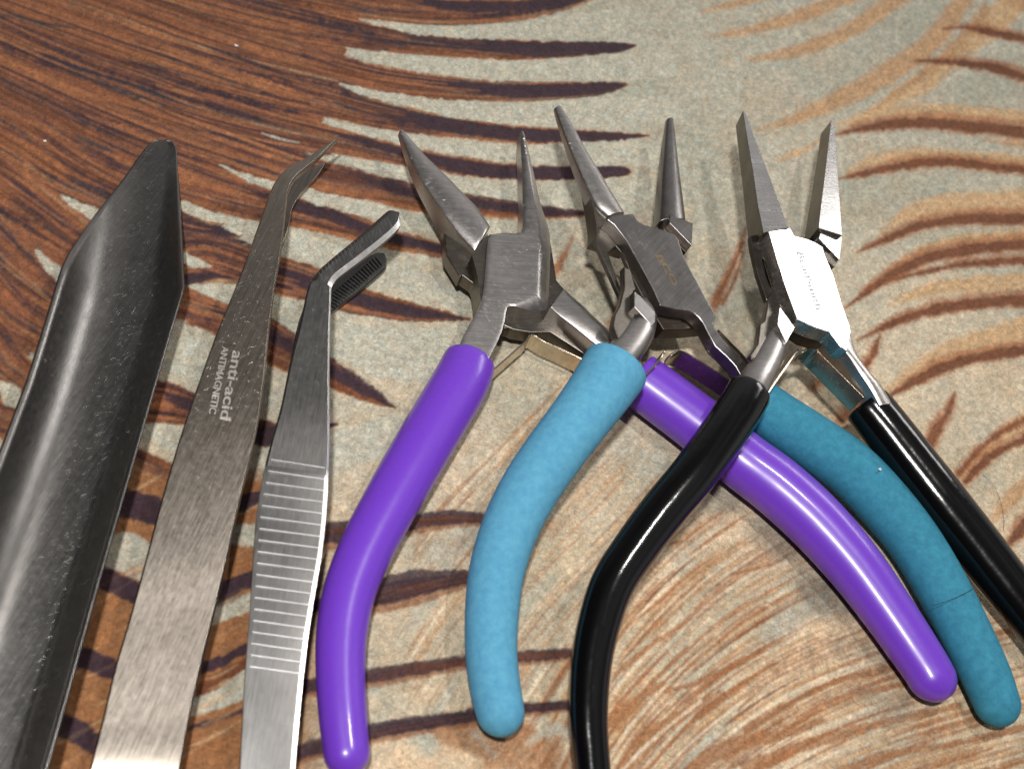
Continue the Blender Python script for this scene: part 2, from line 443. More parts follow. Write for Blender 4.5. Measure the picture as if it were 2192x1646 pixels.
# base: warmer, pinker towards the lower right
warm = 1/(1+np.exp(-((YY-860)*0.0052+(XX-1100)*0.0007)))
blend(np.clip(warm*0.95*(0.65+0.7*smooth_noise(90, 5)), 0, 1), PINK)
blend(np.clip((smooth_noise(120, 6)-0.45)*1.3, 0, 0.5), np.array(srgb(166, 168, 152)[:3]))
blend(np.clip((smooth_noise(46, 16)-0.5)*1.0, 0, 0.35), np.array(srgb(188, 170, 142)[:3]))

FL = [  # leaf fingers of the big brown frond, upstream (left) to tip (right)
 [(150,-260,120),(450,-90,110),(700,-20,95),(900,18,70),(1050,24,52),(1170,14,38),(1275,-8,8)],
 [(-300,-300,120),(200,-90,110),(450,0,100),(700,62,80),(900,92,50),(1096,108,44),(1230,106,30),(1310,102,18),(1360,99,5)],
 [(-300,-180,110),(200,-10,110),(450,78,105),(650,135,80),(800,172,62),(957,190,50),(1094,197,42),(1220,194,34),(1290,188,24),(1338,183,8)],
 [(-300,-120,100),(200,60,110),(400,128,100),(600,190,80),(720,222,66),(820,247,60),(957,270,46),(1094,287,36),(1250,293,24),(1388,291,5)],
 [(-300,-70,100),(75,105,110),(300,190,110),(450,240,100),(600,280,80),(720,303,58),(820,325,46),(957,352,38),(1094,369,32),(1230,371,25),(1320,368,20),(1348,366,10)],
 [(-300,-10,100),(100,170,110),(300,255,110),(450,312,100),(600,362,92),(700,388,78),(820,411,64),(920,428,54),(1012,440,44),(1120,452,32),(1200,458,20),(1267,459,4)],
 [(-300,60,110),(50,230,120),(200,310,120),(350,372,110),(500,420,86),(600,445,70),(700,470,62),(820,508,44),(950,537,26),(1045,556,4)],
 [(-300,150,120),(0,300,130),(140,385,120),(300,455,90),(400,495,70),(480,500,36),(520,493,20),(560,488,4)],
 [(-300,240,110),(-60,360,120),(60,440,110),(180,520,90),(300,560,60),(430,540,80),(560,578,78),(640,600,72),(720,628,68),(800,652,52),(900,670,34),(1005,684,4)],
 [(-300,330,120),(-60,500,120),(60,600,90),(160,660,70),(300,640,60),(420,600,50),(500,590,40),(640,625,30)],
 [(-300,430,130),(-60,600,120),(60,700,90),(200,740,80),(350,655,60),(440,670,70),(520,700,90),(600,745,82),(700,797,58),(790,845,30),(846,873,4)],
 [(-300,600,130),(-60,700,120),(40,800,80),(180,860,70),(330,860,90),(420,880,70),(540,925,56),(640,918,30),(722,908,4)],
 [(-300,760,130),(-60,850,90),(0,900,70),(200,960,70),(330,1020,80),(450,1060,60),(560,1060,50),(640,1020,30)],
]
# brown body on the left that the fingers grow out of
body = np.array([(-420,-420),(420,-420),(760,-60),(742,103),(727,180),(692,256),(640,330),(560,395),(420,415),(300,430),(215,470),(130,600),(60,760),(0,830),(-420,1000)], float)
def polymask(P):
    ins = np.zeros(XX.shape, bool); X = XX+JIT*1.5; Y = YY+JIT*1.5
    for a, b in zip(P, np.roll(P, -1, 0)):
        c = (a[1] > Y) != (b[1] > Y)
        ins ^= c & (X < (b[0]-a[0])*(Y-a[1])/((b[1]-a[1]) or 1e-9)+a[0])
    return ins
blend(polymask(body)*1.0, ORG)
for q in FL: stroke([(x, y, w*1.02) for x, y, w in q], FRG*0.97, 4)
for q in FL: stroke([(x, y-w*0.05, w*0.86) for x, y, w in q], ORG, 6)
R_ = random.Random(11)
for qi, q in enumerate(FL):
    for k in range(46):
        f = R_.uniform(-0.95, 0.9); t0 = R_.uniform(0, 0.75); t1 = t0+R_.uniform(0.15, 0.5)
        c = R_.choice([DARK, DARK, BRN, BRN*0.8, FRG, FRG*1.05, TAN*0.8, DARK*1.2])
        substroke(q, f, f+R_.uniform(-0.15, 0.15), t0, min(t1, 1), R_.uniform(4, 12), c, 6, R_.uniform(0.5, 1.0), True)
    # dark upper edge, strengthening to the tip
    substroke(q, -0.62, -0.2, 0.38, 1.0, 16 if qi > 1 else 20, DARK, 4, 0.92)
    substroke(q, -0.25, -0.1, 0.52, 1.0, 20, DARK*1.05, 4, 0.9)
    if qi in (1, 2, 3, 4, 8): substroke(q, 0.1, 0.0, 0.6, 1.0, 24, DARK*1.1, 4, 0.92)
for k in range(800):       # fine striation through the brown body
    q = FL[R_.randrange(0, 13)]; f = R_.uniform(-1.3, 1.3); t0 = R_.uniform(0, 0.45)
    c = R_.choice([DARK, DARK, DARK*1.2, BRN, FRG, FRG*1.15, FRG, FRG, ORG*1.25, np.array(srgb(70, 66, 70)[:3]), ORG*1.15])
    substroke(q, f*0.8, f*0.8+R_.uniform(-0.1, 0.1), t0, t0+R_.uniform(0.06, 0.2), R_.uniform(4, 11), c, 6, R_.uniform(0.45, 1.0), True)
for k in range(420):
    q = FL[R_.randrange(0, 13)]; f = R_.uniform(-1.2, 1.2); t0 = R_.uniform(0, 0.5)
    substroke(q, f*0.8, f*0.8+R_.uniform(-0.06, 0.06), t0, t0+R_.uniform(0.1, 0.25), R_.uniform(2.5, 5), R_.choice([DARK*0.9, DARK, BRN*0.8, FRG*1.1]), 3.5, R_.uniform(0.35, 0.8))
substroke([(75,110,10),(180,150,10),(300,188,10),(430,238,10)], 0, 0, 0, 1, 8, np.array(srgb(46, 46, 62)[:3]), 4, 0.95)
substroke([(20,30,10),(90,50,10),(170,62,10)], 0, 0, 0, 1, 7, np.array(srgb(58, 60, 66)[:3]), 4, 0.8)
substroke([(280,95,10),(380,130,10),(480,170,10),(590,205,10)], 0, 0, 0, 1, 6, np.array(srgb(62, 56, 60)[:3]), 4, 0.8)
CR = [  # cream gaps between the fingers
 [(742,103,3),(800,118,18),(880,134,30),(960,142,34),(1096,151,40),(1250,148,50),(1420,142,60)],
 [(770,42,3),(850,58,18),(950,68,24),(1100,66,34),(1300,50,60)],
 [(727,180,3),(790,200,16),(880,218,24),(960,232,34),(1096,243,44),(1250,243,62),(1430,235,60)],
 [(692,258,2),(760,276,14),(820,288,20),(957,314,24),(1094,330,30),(1250,331,42),(1420,330,50)],
 [(712,330,2),(760,346,14),(820,363,26),(900,378,26),(1012,403,26),(1150,414,42),(1360,420,60)],
 [(560,285,2),(600,298,4),(640,306,2)],
 [(470,353,2),(540,385,14),(627,408,24),(700,428,30),(780,446,30),(860,466,32),(960,490,44),(1060,510,60)],
 [(133,420,6),(165,440,20),(205,462,26),(250,480,20)],
 [(78,536,6),(105,570,22),(140,600,26),(170,620,18)],
 [(0,822,20),(30,838,24),(50,860,10)],
 [(392,436,12),(430,455,24),(466,468,14),(486,474,4)],
 [(478,484,4),(520,493,24),(570,500,44),(640,520,50),(700,545,52),(800,575,58),(900,610,56),(1000,640,50)],
 [(392,553,26),(420,563,18),(450,570,4)],
 [(404,612,4),(440,617,22),(490,630,44),(560,640,34),(620,660,30)],
 [(610,680,20),(680,710,60),(760,735,90),(850,760,110),(960,760,120)],
 [(355,748,60),(400,765,90),(450,790,60)],
 [(560,838,20),(600,865,50),(680,880,40)],
 [(300,925,20),(345,928,46),(400,950,50)],
 [(510,990,40),(548,1000,50),(590,995,36)],
]
for q in CR: stroke(q, CREAM*1.06, 4, 1.0, 1.0)
# lower left, seen between the tweezers
blend(np.clip((YY-980)/60, 0, 1)*np.clip((700-XX)/80, 0, 1), RUST*0.9)
LOW = [([(-100,960,30),(180,1050,70),(300,1085,60),(420,1110,50),(560,1060,26),(640,1050,26)], DARK*1.15),
 ([(-100,1260,50),(150,1210,40),(230,1240,46),(330,1285,46),(420,1290,40),(520,1245,34),(560,1240,40),(620,1230,36)], DARK*1.15),
 ([(-100,1330,40),(140,1395,44),(240,1430,44),(330,1450,34),(460,1420,24),(520,1390,20),(600,1370,30)], DARK*1.15),
 ([(-100,1500,40),(140,1555,50),(200,1590,44),(300,1610,40)], DARK*1.1),
 ([(480,1300,30),(560,1270,30),(640,1240,20)], RUST),
 ([(430,1480,40),(540,1430,50),(640,1380,30)], BRN*1.1),
 ([(400,1560,10),(520,1520,12),(640,1470,12)], DARK*1.3),
 ([(560,940,30),(640,925,20),(714,908,5)], DARK*1.1)]
for q, c in LOW: stroke(q, c, 5, 0.95)
for q in ([(225,1190,46),(265,1180,84),(300,1200,80),(330,1215,50)], [(500,1140,40),(530,1145,50),(570,1140,46)],
          [(455,1320,34),(500,1300,38),(560,1280,36),(600,1265,30)], [(410,1515,34),(480,1490,44),(540,1455,50),(600,1430,30)],
          [(700,990,60),(740,960,80),(860,930,90)], [(530,985,34),(570,985,40)]):
    stroke(q, CREAM*1.05, 5, 0.95)
for k in range(120):
    x = R_.uniform(-50, 640); y = R_.uniform(1000, 1700); L = R_.uniform(50, 130); c = R_.choice([TAN, LTAN, FRG, BRN*1.2, TAN*0.9])
    stroke([(x, y+L*0.25, 2), (x+L*0.5, y+L*0.05, R_.uniform(4, 10)), (x+L, y-L*0.25, 2)], c, 5, R_.uniform(0.3, 0.7))
for q, c in LOW[:4]: stroke(q, c, 5, 0.85)
# right side: tan arcs
RT = [
 ([(1500,26,2),(1560,12,14),(1660,-14,18),(1800,-60,20)], TAN, 8), ([(1520,80,2),(1620,62,22),(1730,30,30),(1850,-20,30)], TAN, 8),
 ([(1590,129,2),(1694,112,24),(1795,78,32),(1920,0,34),(2000,-60,34)], TAN, 8),
 ([(1615,282,2),(1720,248,26),(1820,202,40),(1920,146,46),(1995,88,44),(2070,-10,40),(2110,-90,40)], TAN*0.97, 9),
 ([(1800,282,2),(1895,226,24),(2020,150,54),(2120,60,60),(2200,-30,60)], LTAN, 12),
 ([(1760,300,4),(1700,330,12),(1660,345,3)], LTAN, 8),
 ([(1830,268,3),(1900,214,14),(1990,150,22),(2060,86,26),(2110,20,26)], TAN*0.9, 9),
 ([(1990,210,6),(2060,150,30),(2150,100,50),(2260,60,60)], CREAM, 12),
 ([(2080,-60,30),(2150,-10,30),(2192,10,20)], TAN*0.9, 8),
 ([(2020,62,2),(2060,60,10),(2115,68,16),(2250,92,18),(2400,100,10)], BRN, 5), ([(1960,131,2),(2045,134,15),(2120,145,20),(2250,180,24),(2400,200,20)], BRN*0.9, 5),
 ([(1790,270,2),(1870,246,22),(1990,240,34),(2100,246,30),(2300,262,34)], LTAN, 9),
 ([(1786,290,2),(1850,275,16),(1940,264,22),(2050,268,26),(2200,285,28),(2400,320,20)], BRN*1.05, 6),
 ([(2110,300,6),(2200,312,14),(2300,330,14)], TAN, 7),
 ([(1810,376,2),(1860,348,24),(1960,334,36),(2060,340,34),(2250,356,36)], LTAN*0.97, 9),
 ([(1796,383,2),(1850,372,14),(1930,354,20),(2030,347,20),(2200,366,18),(2400,390,14)], BRN*1.1, 6),
 ([(1880,505,2),(1960,455,40),(2060,436,46),(2250,430,50)], LTAN, 10),
 ([(1836,540,2),(1890,516,14),(1960,487,20),(2060,470,24),(2200,468,26),(2400,480,20)], BRN*1.1, 6),
 ([(2130,500,4),(2200,505,30),(2350,520,40)], TAN, 9),
 ([(1850,620,2),(1960,545,20),(2060,515,26),(2250,505,26)], LTAN*0.95, 9),
 ([(1810,659,2),(1870,615,16),(1940,572,24),(2030,542,26),(2200,522,26),(2400,520,20)], BRN*1.12, 6),
 ([(1900,602,3),(1980,582,10),(2080,564,14),(2220,556,18)], BRN*1.1, 6),
 ([(1900,655,3),(1990,620,30),(2080,610,34),(2250,600,40)], LTAN, 10),
 ([(1836,728,2),(1890,702,14),(1965,672,20),(2050,654,24),(2200,642,26),(2400,640,20)], BRN*1.1, 6),
 ([(1830,805,24),(1862,770,18),(1884,718,4)], BRN*1.25, 6),
 ([(1890,840,8),(1990,776,40),(2090,735,50),(2250,695,64)], LTAN, 10),
 ([(1896,852,4),(1960,815,20),(2030,782,26),(2110,762,24),(2250,742,22),(2400,730,20)], BRN*1.05, 6),
 ([(1985,960,26),(2008,915,26),(2030,880,18),(2044,840,3)], BRN*1.25, 6),
 ([(2060,1020,12),(2110,965,22),(2192,905,40),(2300,850,40)], LTAN, 10),
 ([(2055,1015,16),(2105,955,12),(2170,910,14),(2250,880,14)], BRN*1.3, 6),
 ([(2068,1030,20),(2110,985,22),(2170,950,18),(2300,900,18)], BRN*1.1, 6),
 ([(2120,1120,8),(2160,1070,30),(2210,1030,30)], TAN, 8), ([(2165,1160,20),(2200,1120,30),(2260,1080,20)], BRN, 7),
 ([(1527,648,16),(1552,600,18),(1580,540,14),(1598,482,3)], FRG, 6), ([(1532,640,4),(1560,590,5),(1590,520,4)], BRN*1.1, 4), ([(1548,650,4),(1572,600,5),(1592,540,3)], BRN*1.2, 4),
 ([(1500,730,4),(1530,660,10),(1545,640,10)], FRG, 8),
 ([(1180,590,26),(1200,560,20),(1226,509,3)], FRG*0.95, 7),
 ([(1300,720,26),(1340,650,30),(1345,600,10)], FRG, 12),
 ([(1740,830,20),(1780,800,40),(1840,850,50),(1800,900,30)], FRG*0.9, 18),
]
for q, c, s in RT:
    if abs(c[1]/c[0]-BRN[1]/BRN[0]) < 0.02:      # brown core inside a soft golden edge
        stroke([(x, y-w*0.12, w*1.45+2) for x, y, w in q], FRG*1.08, 10, 0.75); stroke([(x, y, w*0.85) for x, y, w in q], c*1.02, 7, 0.92)
    else: stroke(q, c, s+4, 0.9)
# middle and lower right: fine fan of tan and brown lines
GU = [  # guides sweeping from the lower left up to the right
 [(880,1160,0),(960,1060,0),(1060,960,0),(1180,840,0),(1260,760,0)],
 [(860,1330,0),(950,1200,0),(1060,1060,0),(1200,910,0),(1320,800,0)],
 [(860,1480,0),(950,1330,0),(1080,1180,0),(1230,1030,0),(1350,900,0)],
 [(930,1600,0),(1060,1420,0),(1180,1270,0),(1330,1120,0),(1440,1000,0)],
 [(1140,1640,0),(1250,1440,0),(1340,1310,0),(1460,1190,0),(1600,1090,0)],
 [(1180,1760,0),(1300,1540,0),(1420,1400,0),(1560,1270,0),(1740,1160,0)],
 [(1230,1820,0),(1350,1620,0),(1480,1480,0),(1650,1360,0),(1850,1260,0)],
 [(1330,1860,0),(1450,1690,0),(1580,1570,0),(1760,1460,0),(1990,1380,0),(2200,1330,0)],
 [(1480,1880,0),(1600,1740,0),(1760,1640,0),(1960,1560,0),(2240,1480,0)],
 [(1700,1900,0),(1850,1790,0),(2000,1710,0),(2200,1640,0),(2500,1560,0)],
]
GUs = [np.array(crv(g, 8)) for g in GU]
GUs = [np.stack([np.interp(np.linspace(0, 1, 40), np.linspace(0, 1, len(g)), g[:, k]) for k in (0, 1)], 1) for g in GUs]
for k in range(900):
    u = R_.uniform(0, len(GUs)-1.001)
    if u < 3.2 and R_.random() < 0.5: continue
    i = int(u); f = u-i; g = GUs[i]*(1-f)+GUs[i+1]*f
    t0 = R_.uniform(-0.1, 0.8); t1 = t0+R_.uniform(0.12, 0.45); t0 = max(t0, 0); t1 = min(t1, 1)
    a, b = int(t0*39), int(t1*39)
    if b-a < 3: continue
    q = g[a:b+1]; s = np.linspace(0, 1, len(q)); w = R_.uniform(3, 9)*np.minimum(1, np.minimum(s*6+.1, (1-s)*5))
    low = 1-(t0+t1)/2
    pal = [TAN, TAN*0.92, LTAN, LCR, FRG*1.05] if R_.random() > low*0.95 else [RUST, RUST*0.9, BRN*1.4, FRG, LCR, LTAN]
    if u > 5.5: pal = pal + [RUST*0.95, RUST, FRG]
    al = R_.uniform(0.35, 0.9)*(0.6 if u < 3.5 else 1.0)
    stroke(np.column_stack([q, w])[::3], R_.choice(pal), 4, al, 0.8, 3)
HL = [([(1310,1250,4),(1350,1215,8),(1430,1165,6),(1480,1158,3)], RUST), ([(1330,1350,4),(1420,1280,8),(1480,1225,5),(1540,1185,2)], FRG*1.1),
 ([(1320,1440,12),(1380,1390,12),(1440,1350,9),(1480,1325,4)], RUST), ([(1560,1230,3),(1640,1210,8),(1700,1180,12),(1730,1165,5)], RUST),
 ([(1430,1480,8),(1490,1460,14),(1560,1430,12),(1630,1390,11),(1678,1362,4)], RUST*0.95), ([(1500,1530,12),(1580,1470,13),(1640,1430,9),(1668,1418,3)], RUST*0.95),
 ([(1580,1520,5),(1610,1490,9),(1640,1468,4)], RUST*0.95), ([(1600,1560,20),(1720,1490,16),(1800,1455,12),(1880,1435,12),(2000,1400,8)], RUST*0.9),
 ([(1680,1560,14),(1780,1500,12),(1880,1475,12),(2050,1440,12)], RUST), ([(1480,1640,40),(1580,1590,34),(1680,1570,20),(1760,1540,8)], RUST*0.95),
 ([(1600,1640,30),(1740,1590,26),(1880,1550,20),(2050,1510,14)], RUST*0.98), ([(1340,1640,40),(1400,1570,36),(1460,1530,26),(1540,1480,10)], RUST*1.0),
 ([(1320,1540,40),(1360,1500,26),(1420,1460,12)], RUST*1.03), ([(1700,1580,6),(1800,1540,8),(1900,1500,6)], LCR), ([(1330,1650,6),(1400,1580,8),(1500,1500,6)], LCR),
 ([(1700,1690,20),(1880,1620,20),(2050,1590,14),(2250,1540,14)], RUST*0.97), ([(1900,1650,10),(2050,1610,12),(2200,1580,10)], TAN*0.9),
 ([(1460,1640,8),(1520,1580,14),(1580,1545,4)], CREAM)]
for q, c in HL: stroke(q, c, 5, 0.8)
PA = [([(1620,1140,40),(1670,1165,70),(1700,1190,40)], GRY*0.95, 30, .6), ([(1720,1250,50),(1770,1280,90),(1830,1300,50)], GRY*0.85, 34, .7),
 ([(1520,1075,50),(1560,1080,50)], GRY, 26, .6), ([(1800,1380,40),(1900,1400,60),(1990,1360,40)], GRY*0.95, 34, .4), ([(1640,1360,30),(1700,1320,50),(1720,1300,20)], CREAM, 22, .7),
 ([(1840,1480,30),(1920,1520,60)], GRY*0.8, 34, .4), ([(940,1190,40),(1000,1120,60)], CREAM, 30, .5), ([(880,1340,20),(920,1280,34),(970,1190,14)], CREAM, 18, .7),
 ([(800,1480,20),(850,1440,30)], CREAM, 16, .7), ([(890,1590,30),(950,1500,24),(980,1450,10)], CREAM, 14, .7), ([(1340,960,60),(1440,1000,40)], CREAM*0.9, 30, .6),
 ([(960,1600,110),(1080,1590,120),(1160,1620,90)], RUST, 24, .75), ([(800,1640,60),(900,1620,70),(1000,1640,60)], PINK, 20, .9), ([(900,1560,30),(920,1600,40)], CREAM, 14, .9),
 ([(1130,1590,8),(1180,1560,26),(1215,1570,20)], CREAM, 12, .8), ([(1020,1570,20),(1060,1620,10)], CREAM, 12, .5)]
for q, c, s, a in PA: stroke(q, c, s, a)
VE = [[(640,1150,40),(720,1140,46),(800,1128,36),(900,1115,32),(980,1106,28),(1060,1112,20)], [(640,1300,20),(720,1290,40),(800,1270,56),(880,1250,60),(960,1238,40),(1020,1232,22)],
 [(640,1470,30),(760,1452,34),(900,1428,30),(1050,1408,24),(1140,1402,24),(1240,1396,18)], [(640,1610,34),(760,1572,36),(880,1550,32),(1000,1532,28),(1120,1516,24),(1240,1506,18)]]
for q in VE:
    stroke([(x, y+w*0.3, w) for x, y, w in q], FRG*0.8, 6, 0.8)
    stroke(q, DARK*1.25, 5, 0.92)
    for k in range(8):
        substroke([(x, y, w) for x, y, w in q], R_.uniform(-.7, .9), R_.uniform(-.7, .9), R_.uniform(0, .6), 1, 4, R_.choice([DARK*0.8, BRN]), 4, 0.6)
canvas *= (1-0.10*np.clip((760-XX-0.35*(YY-300))/700, 0, 1)*np.clip((640-YY)/500, 0, 1))[..., None]   # deeper brown near the leaf rib
# woven / felted mottling of the dye
canvas *= (0.81+0.37*GR)[..., None]
canvas *= (0.90+0.20*smooth_noise(12, 9))[..., None]

Hm = np.array([[*(R.transposed()[i])] for i in range(3)])      # world -> camera rows
camv = np.array(CAM)
xs = np.concatenate([-np.geomspace(70, 12.9, 14), np.arange(-12.6, 16.7, 0.03), np.geomspace(17.0, 80, 14)])
ys = np.concatenate([-np.geomspace(60, 9.0, 14), np.arange(-8.8, 17.5, 0.03), np.geomspace(17.8, 90, 14)])
GX, GY = np.meshgrid(xs, ys); nyg, nxg = GX.shape
P = np.stack([GX, GY, np.zeros_like(GX)], -1) - camv
Q = P @ Hm.T
uu = W/2 + F*Q[..., 0]/np.maximum(-Q[..., 2], 1e-3); vv = H/2 - F*Q[..., 1]/np.maximum(-Q[..., 2], 1e-3)
ok = -Q[..., 2] > 1
def mirror(a, lo, hi):
    p = hi-lo-8; t = np.mod(a-lo-4, 2*p); return lo+4+np.where(t > p, 2*p-t, t)
uu = mirror(np.where(ok, uu, 0), U0, U1); vv = mirror(np.where(ok, vv, 0), V0, V1)
fx = (uu-U0)/ST; fy = (vv-V0)/ST; ix = np.clip(fx.astype(int), 0, cw-2); iy = np.clip(fy.astype(int), 0, ch-2)
ax = (fx-ix)[..., None]; ay = (fy-iy)[..., None]
col = (canvas[iy, ix]*(1-ax)+canvas[iy, ix+1]*ax)*(1-ay)+(canvas[iy+1, ix]*(1-ax)+canvas[iy+1, ix+1]*ax)*ay
me = bpy.data.meshes.new('tablecloth'); nv = nyg*nxg
co = np.stack([GX, GY, 0.012*np.sin(GX*0.7+GY*0.4)*0-0.0*GX], -1).reshape(-1, 3).astype(np.float32)
me.vertices.add(nv); me.vertices.foreach_set('co', co.ravel())
idx = np.arange(nv).reshape(nyg, nxg)
fc = np.stack([idx[:-1, :-1], idx[:-1, 1:], idx[1:, 1:], idx[1:, :-1]], -1).reshape(-1, 4)
me.loops.add(fc.size); me.loops.foreach_set('vertex_index', fc.ravel().astype(np.int32))
me.polygons.add(len(fc)); me.polygons.foreach_set('loop_start', np.arange(0, fc.size, 4, dtype=np.int32))
me.update(calc_edges=True)
at_ = me.color_attributes.new('print', 'FLOAT_COLOR', 'POINT')
at_.data.foreach_set('color', np.concatenate([col.reshape(-1, 3), np.ones((nv, 1))], 1).astype(np.float32).ravel())
m, t, b = new_mat('printed_microfibre_cloth')
va = t.nodes.new('ShaderNodeVertexColor'); va.layer_name = 'print'
p = mapping(t)
sw = t.nodes.new('ShaderNodeTexNoise'); sw.inputs['Scale'].default_value = 3.0; link(t, p, sw.inputs['Vector'])
ad = t.nodes.new('ShaderNodeVectorMath'); ad.operation = 'MULTIPLY_ADD'; link(t, sw.outputs['Color'], ad.inputs[0]); ad.inputs[1].default_value = (.5, .5, .5); link(t, p, ad.inputs[2])
pv = ad.outputs[0]
mp1 = t.nodes.new('ShaderNodeMapping'); mp1.inputs['Scale'].default_value = (1, 2.6, 1); mp1.inputs['Rotation'].default_value = (0, 0, 0.6); link(t, pv, mp1.inputs['Vector'])
mp2 = t.nodes.new('ShaderNodeMapping'); mp2.inputs['Scale'].default_value = (2.6, 1, 1); mp2.inputs['Rotation'].default_value = (0, 0, 0.2); link(t, pv, mp2.inputs['Vector'])
f1 = noise(t, mp1.outputs[0], 8, 4, 0.7); f2 = noise(t, mp2.outputs[0], 9, 4, 0.7); f3 = noise(t, p, 26, 3, 0.7); f4 = noise(t, p, 3.5, 4, 0.6)
fib = math_(t, 'ADD', math_(t, 'ADD', f1, f2), math_(t, 'MULTIPLY', f3, 0.8))          # ~1.4 mean
val = math_(t, 'ADD', math_(t, 'MULTIPLY', math_(t, 'SUBTRACT', fib, 1.4), 1.0), 0.98)
mx = t.nodes.new('ShaderNodeVectorMath'); mx.operation = 'SCALE'; link(t, va.outputs['Color'], mx.inputs[0]); link(t, val, mx.inputs['Scale'])
tint = ramp(t, f4, [(0.35, (0.96, 1.0, 1.02)), (0.65, (1.06, 0.99, 0.93))])
mm = t.nodes.new('ShaderNodeVectorMath'); mm.operation = 'MULTIPLY'; link(t, mx.outputs[0], mm.inputs[0]); link(t, tint, mm.inputs[1])
link(t, mm.outputs[0], b.inputs['Base Color'])
b.inputs['Roughness'].default_value = 0.95; b.inputs['Specular IOR Level'].default_value = 0.1
b.inputs['Sheen Weight'].default_value = 0.06; b.inputs['Sheen Roughness'].default_value = 0.6
bp = t.nodes.new('ShaderNodeBump'); bp.inputs['Strength'].default_value = 0.75; bp.inputs['Distance'].default_value = 0.045
link(t, fib, bp.inputs['Height']); link(t, bp.outputs['Normal'], b.inputs['Normal'])
me.materials.append(m)
cloth = bpy.data.objects.new('tablecloth', me); C.objects.link(cloth)
tag(cloth, 'cream tablecloth printed with brown and tan palm fronds under all the tools', kind='structure')

# ------------------------------------------------------------------ scoop
sc = thing('scoop', 'polished steel trough scoop with rounded mouth at far left', 'scoop', at(260, 700, 0))
# stations along the trough: left rim px, right rim px, wall height fraction
ST_ = [  # (lx,ly, rx,ry, wall_left, wall_right)
 (338,299,356,299,0.0,0.0),(326,304,370,304,0.0,0.0),(316,312,377,316,0.0,0.0),(307,323,379,330,0.0,0.0),(292,342,380,355,0.01,0.02),(275,368,382,390,0.03,0.07),(243,410,384,445,0.12,0.20),(207,457,387,505,0.28,0.40),
 (178,500,389,560,0.48,0.60),(150,542,391,612,0.66,0.78),(136,572,381,648,0.78,0.80),(124,610,370,684,0.80,0.80),(94,710,343,775,0.80,0.80),(62,812,316,868,0.80,0.80),(6,960,277,1005,0.80,0.80),(-85,1200,208,1245,0.80,0.80),(-175,1440,140,1490,0.80,0.80),(-260,1660,80,1705,0.80,0.80),(-360,1920,5,1970,0.80,0.80)]
secs = []
THK = 0.05
def lin(rows, n):
    o_ = []
    for a, b_ in zip(rows, rows[1:]):
        for k in range(n): o_.append([a[i]+(b_[i]-a[i])*k/n for i in range(6)])
    return o_+[list(rows[-1])]
for lx, ly, rx, ry, hl, hr in lin(ST_, 3):
    hl = max(hl, 0.02); hr = max(hr, 0.02)
    A = at(lx, ly, hl+0.03); B = at(rx, ry, hr+0.03); inn = []
    # U profile: walls lean outwards, rounded floor
    half = (B-A); half.z = 0; wdt = half.length; e = half.normalized()
    prof = []
    for k in range(0, 25):
        s = -1+2*k/24
        hs = hl if s < 0 else hr
        q = abs(s)
        z = 0.03 + hs*(0.45*q**2 + 0.55*q**3.2) if s < 0 else 0.03 + hs*(0.22*q**2 + 0.78*max(0, (q-0.5)/0.5)**1.2)
        prof.append(Vector((A.x, A.y, 0))+e*wdt*(s+1)/2 + Vector((0, 0, z)))
    outer = []
    for k in range(24, -1, -1):
        a = prof[max(k-1, 0)]; b2 = prof[min(k+1, 24)]; tt = (b2-a).normalized(); nn = Vector((0, 0, 1))-tt*tt.z; nn.normalize()
        outer.append(prof[k]-nn*THK)
    secs.append(prof+outer)
loft('trough', secs, M['scoop'], sc)
rv = at(281, 913, 0.42)
tmp = []
nrm = Vector((-0.75, 0.2, 0.8)).normalized(); e1 = nrm.orthogonal().normalized(); e2 = nrm.cross(e1)
rr_s = [[rv + nrm*hh + (e1*math.cos(2*math.pi*k/20)+e2*math.sin(2*math.pi*k/20))*rd for k in range(20)] for rd, hh in ((0.13, -0.05), (0.13, 0.012), (0.115, 0.02), (0.07, 0.0), (0.02, -0.008))]
loft('rivet', rr_s, M['scoop'], sc)

# ------------------------------------------------------------------ tweezers
def tweezer_arm(name, rows, thick, mat, parent, bev=0.0, bevmat=None, sub=6, label=None, bevz=0.05):
    """rows: lx,ly,rx,ry,z ; flat strip with chamfered long edges"""
    secs = []
    for lx, ly, rx, ry, z in crv(rows, sub):
        a = at(lx, ly, z); b_ = at(rx, ry, z); d = (b_-a); L = d.length; d.normalize(); u = Vector((0, 0, 1))
        c = min(bev, L*0.3)
        bz = bevz if not bevmat else (0.06 if ly < 600 else (0.03 if ly < 1000 else 0.011))
        if bevmat: c = min(c, 0.09 if ly < 600 else (0.035 if ly < 1000 else 0.07)) 
        secs.append([a-u*min(bz, thick*.6), a+d*c, b_-d*c, b_-u*min(bz, thick*.6), b_-u*thick, a-u*thick])
    o = loft(name, secs, mat, parent, bevel=0.01, label=label)
    if bevmat:
        o.data.materials.append(bevmat)
        for i, f in enumerate(o.data.polygons):
            if i % 6 == 2 and i < 6*(len(secs)-1): f.material_index = 1
    return o
tA = thing('curved_tweezers', 'warm grey steel tweezers with needle sharp bent tip, lettered anti-acid', 'tweezers', at(500, 900, 0), 'tweezers between the scoop and the pliers')
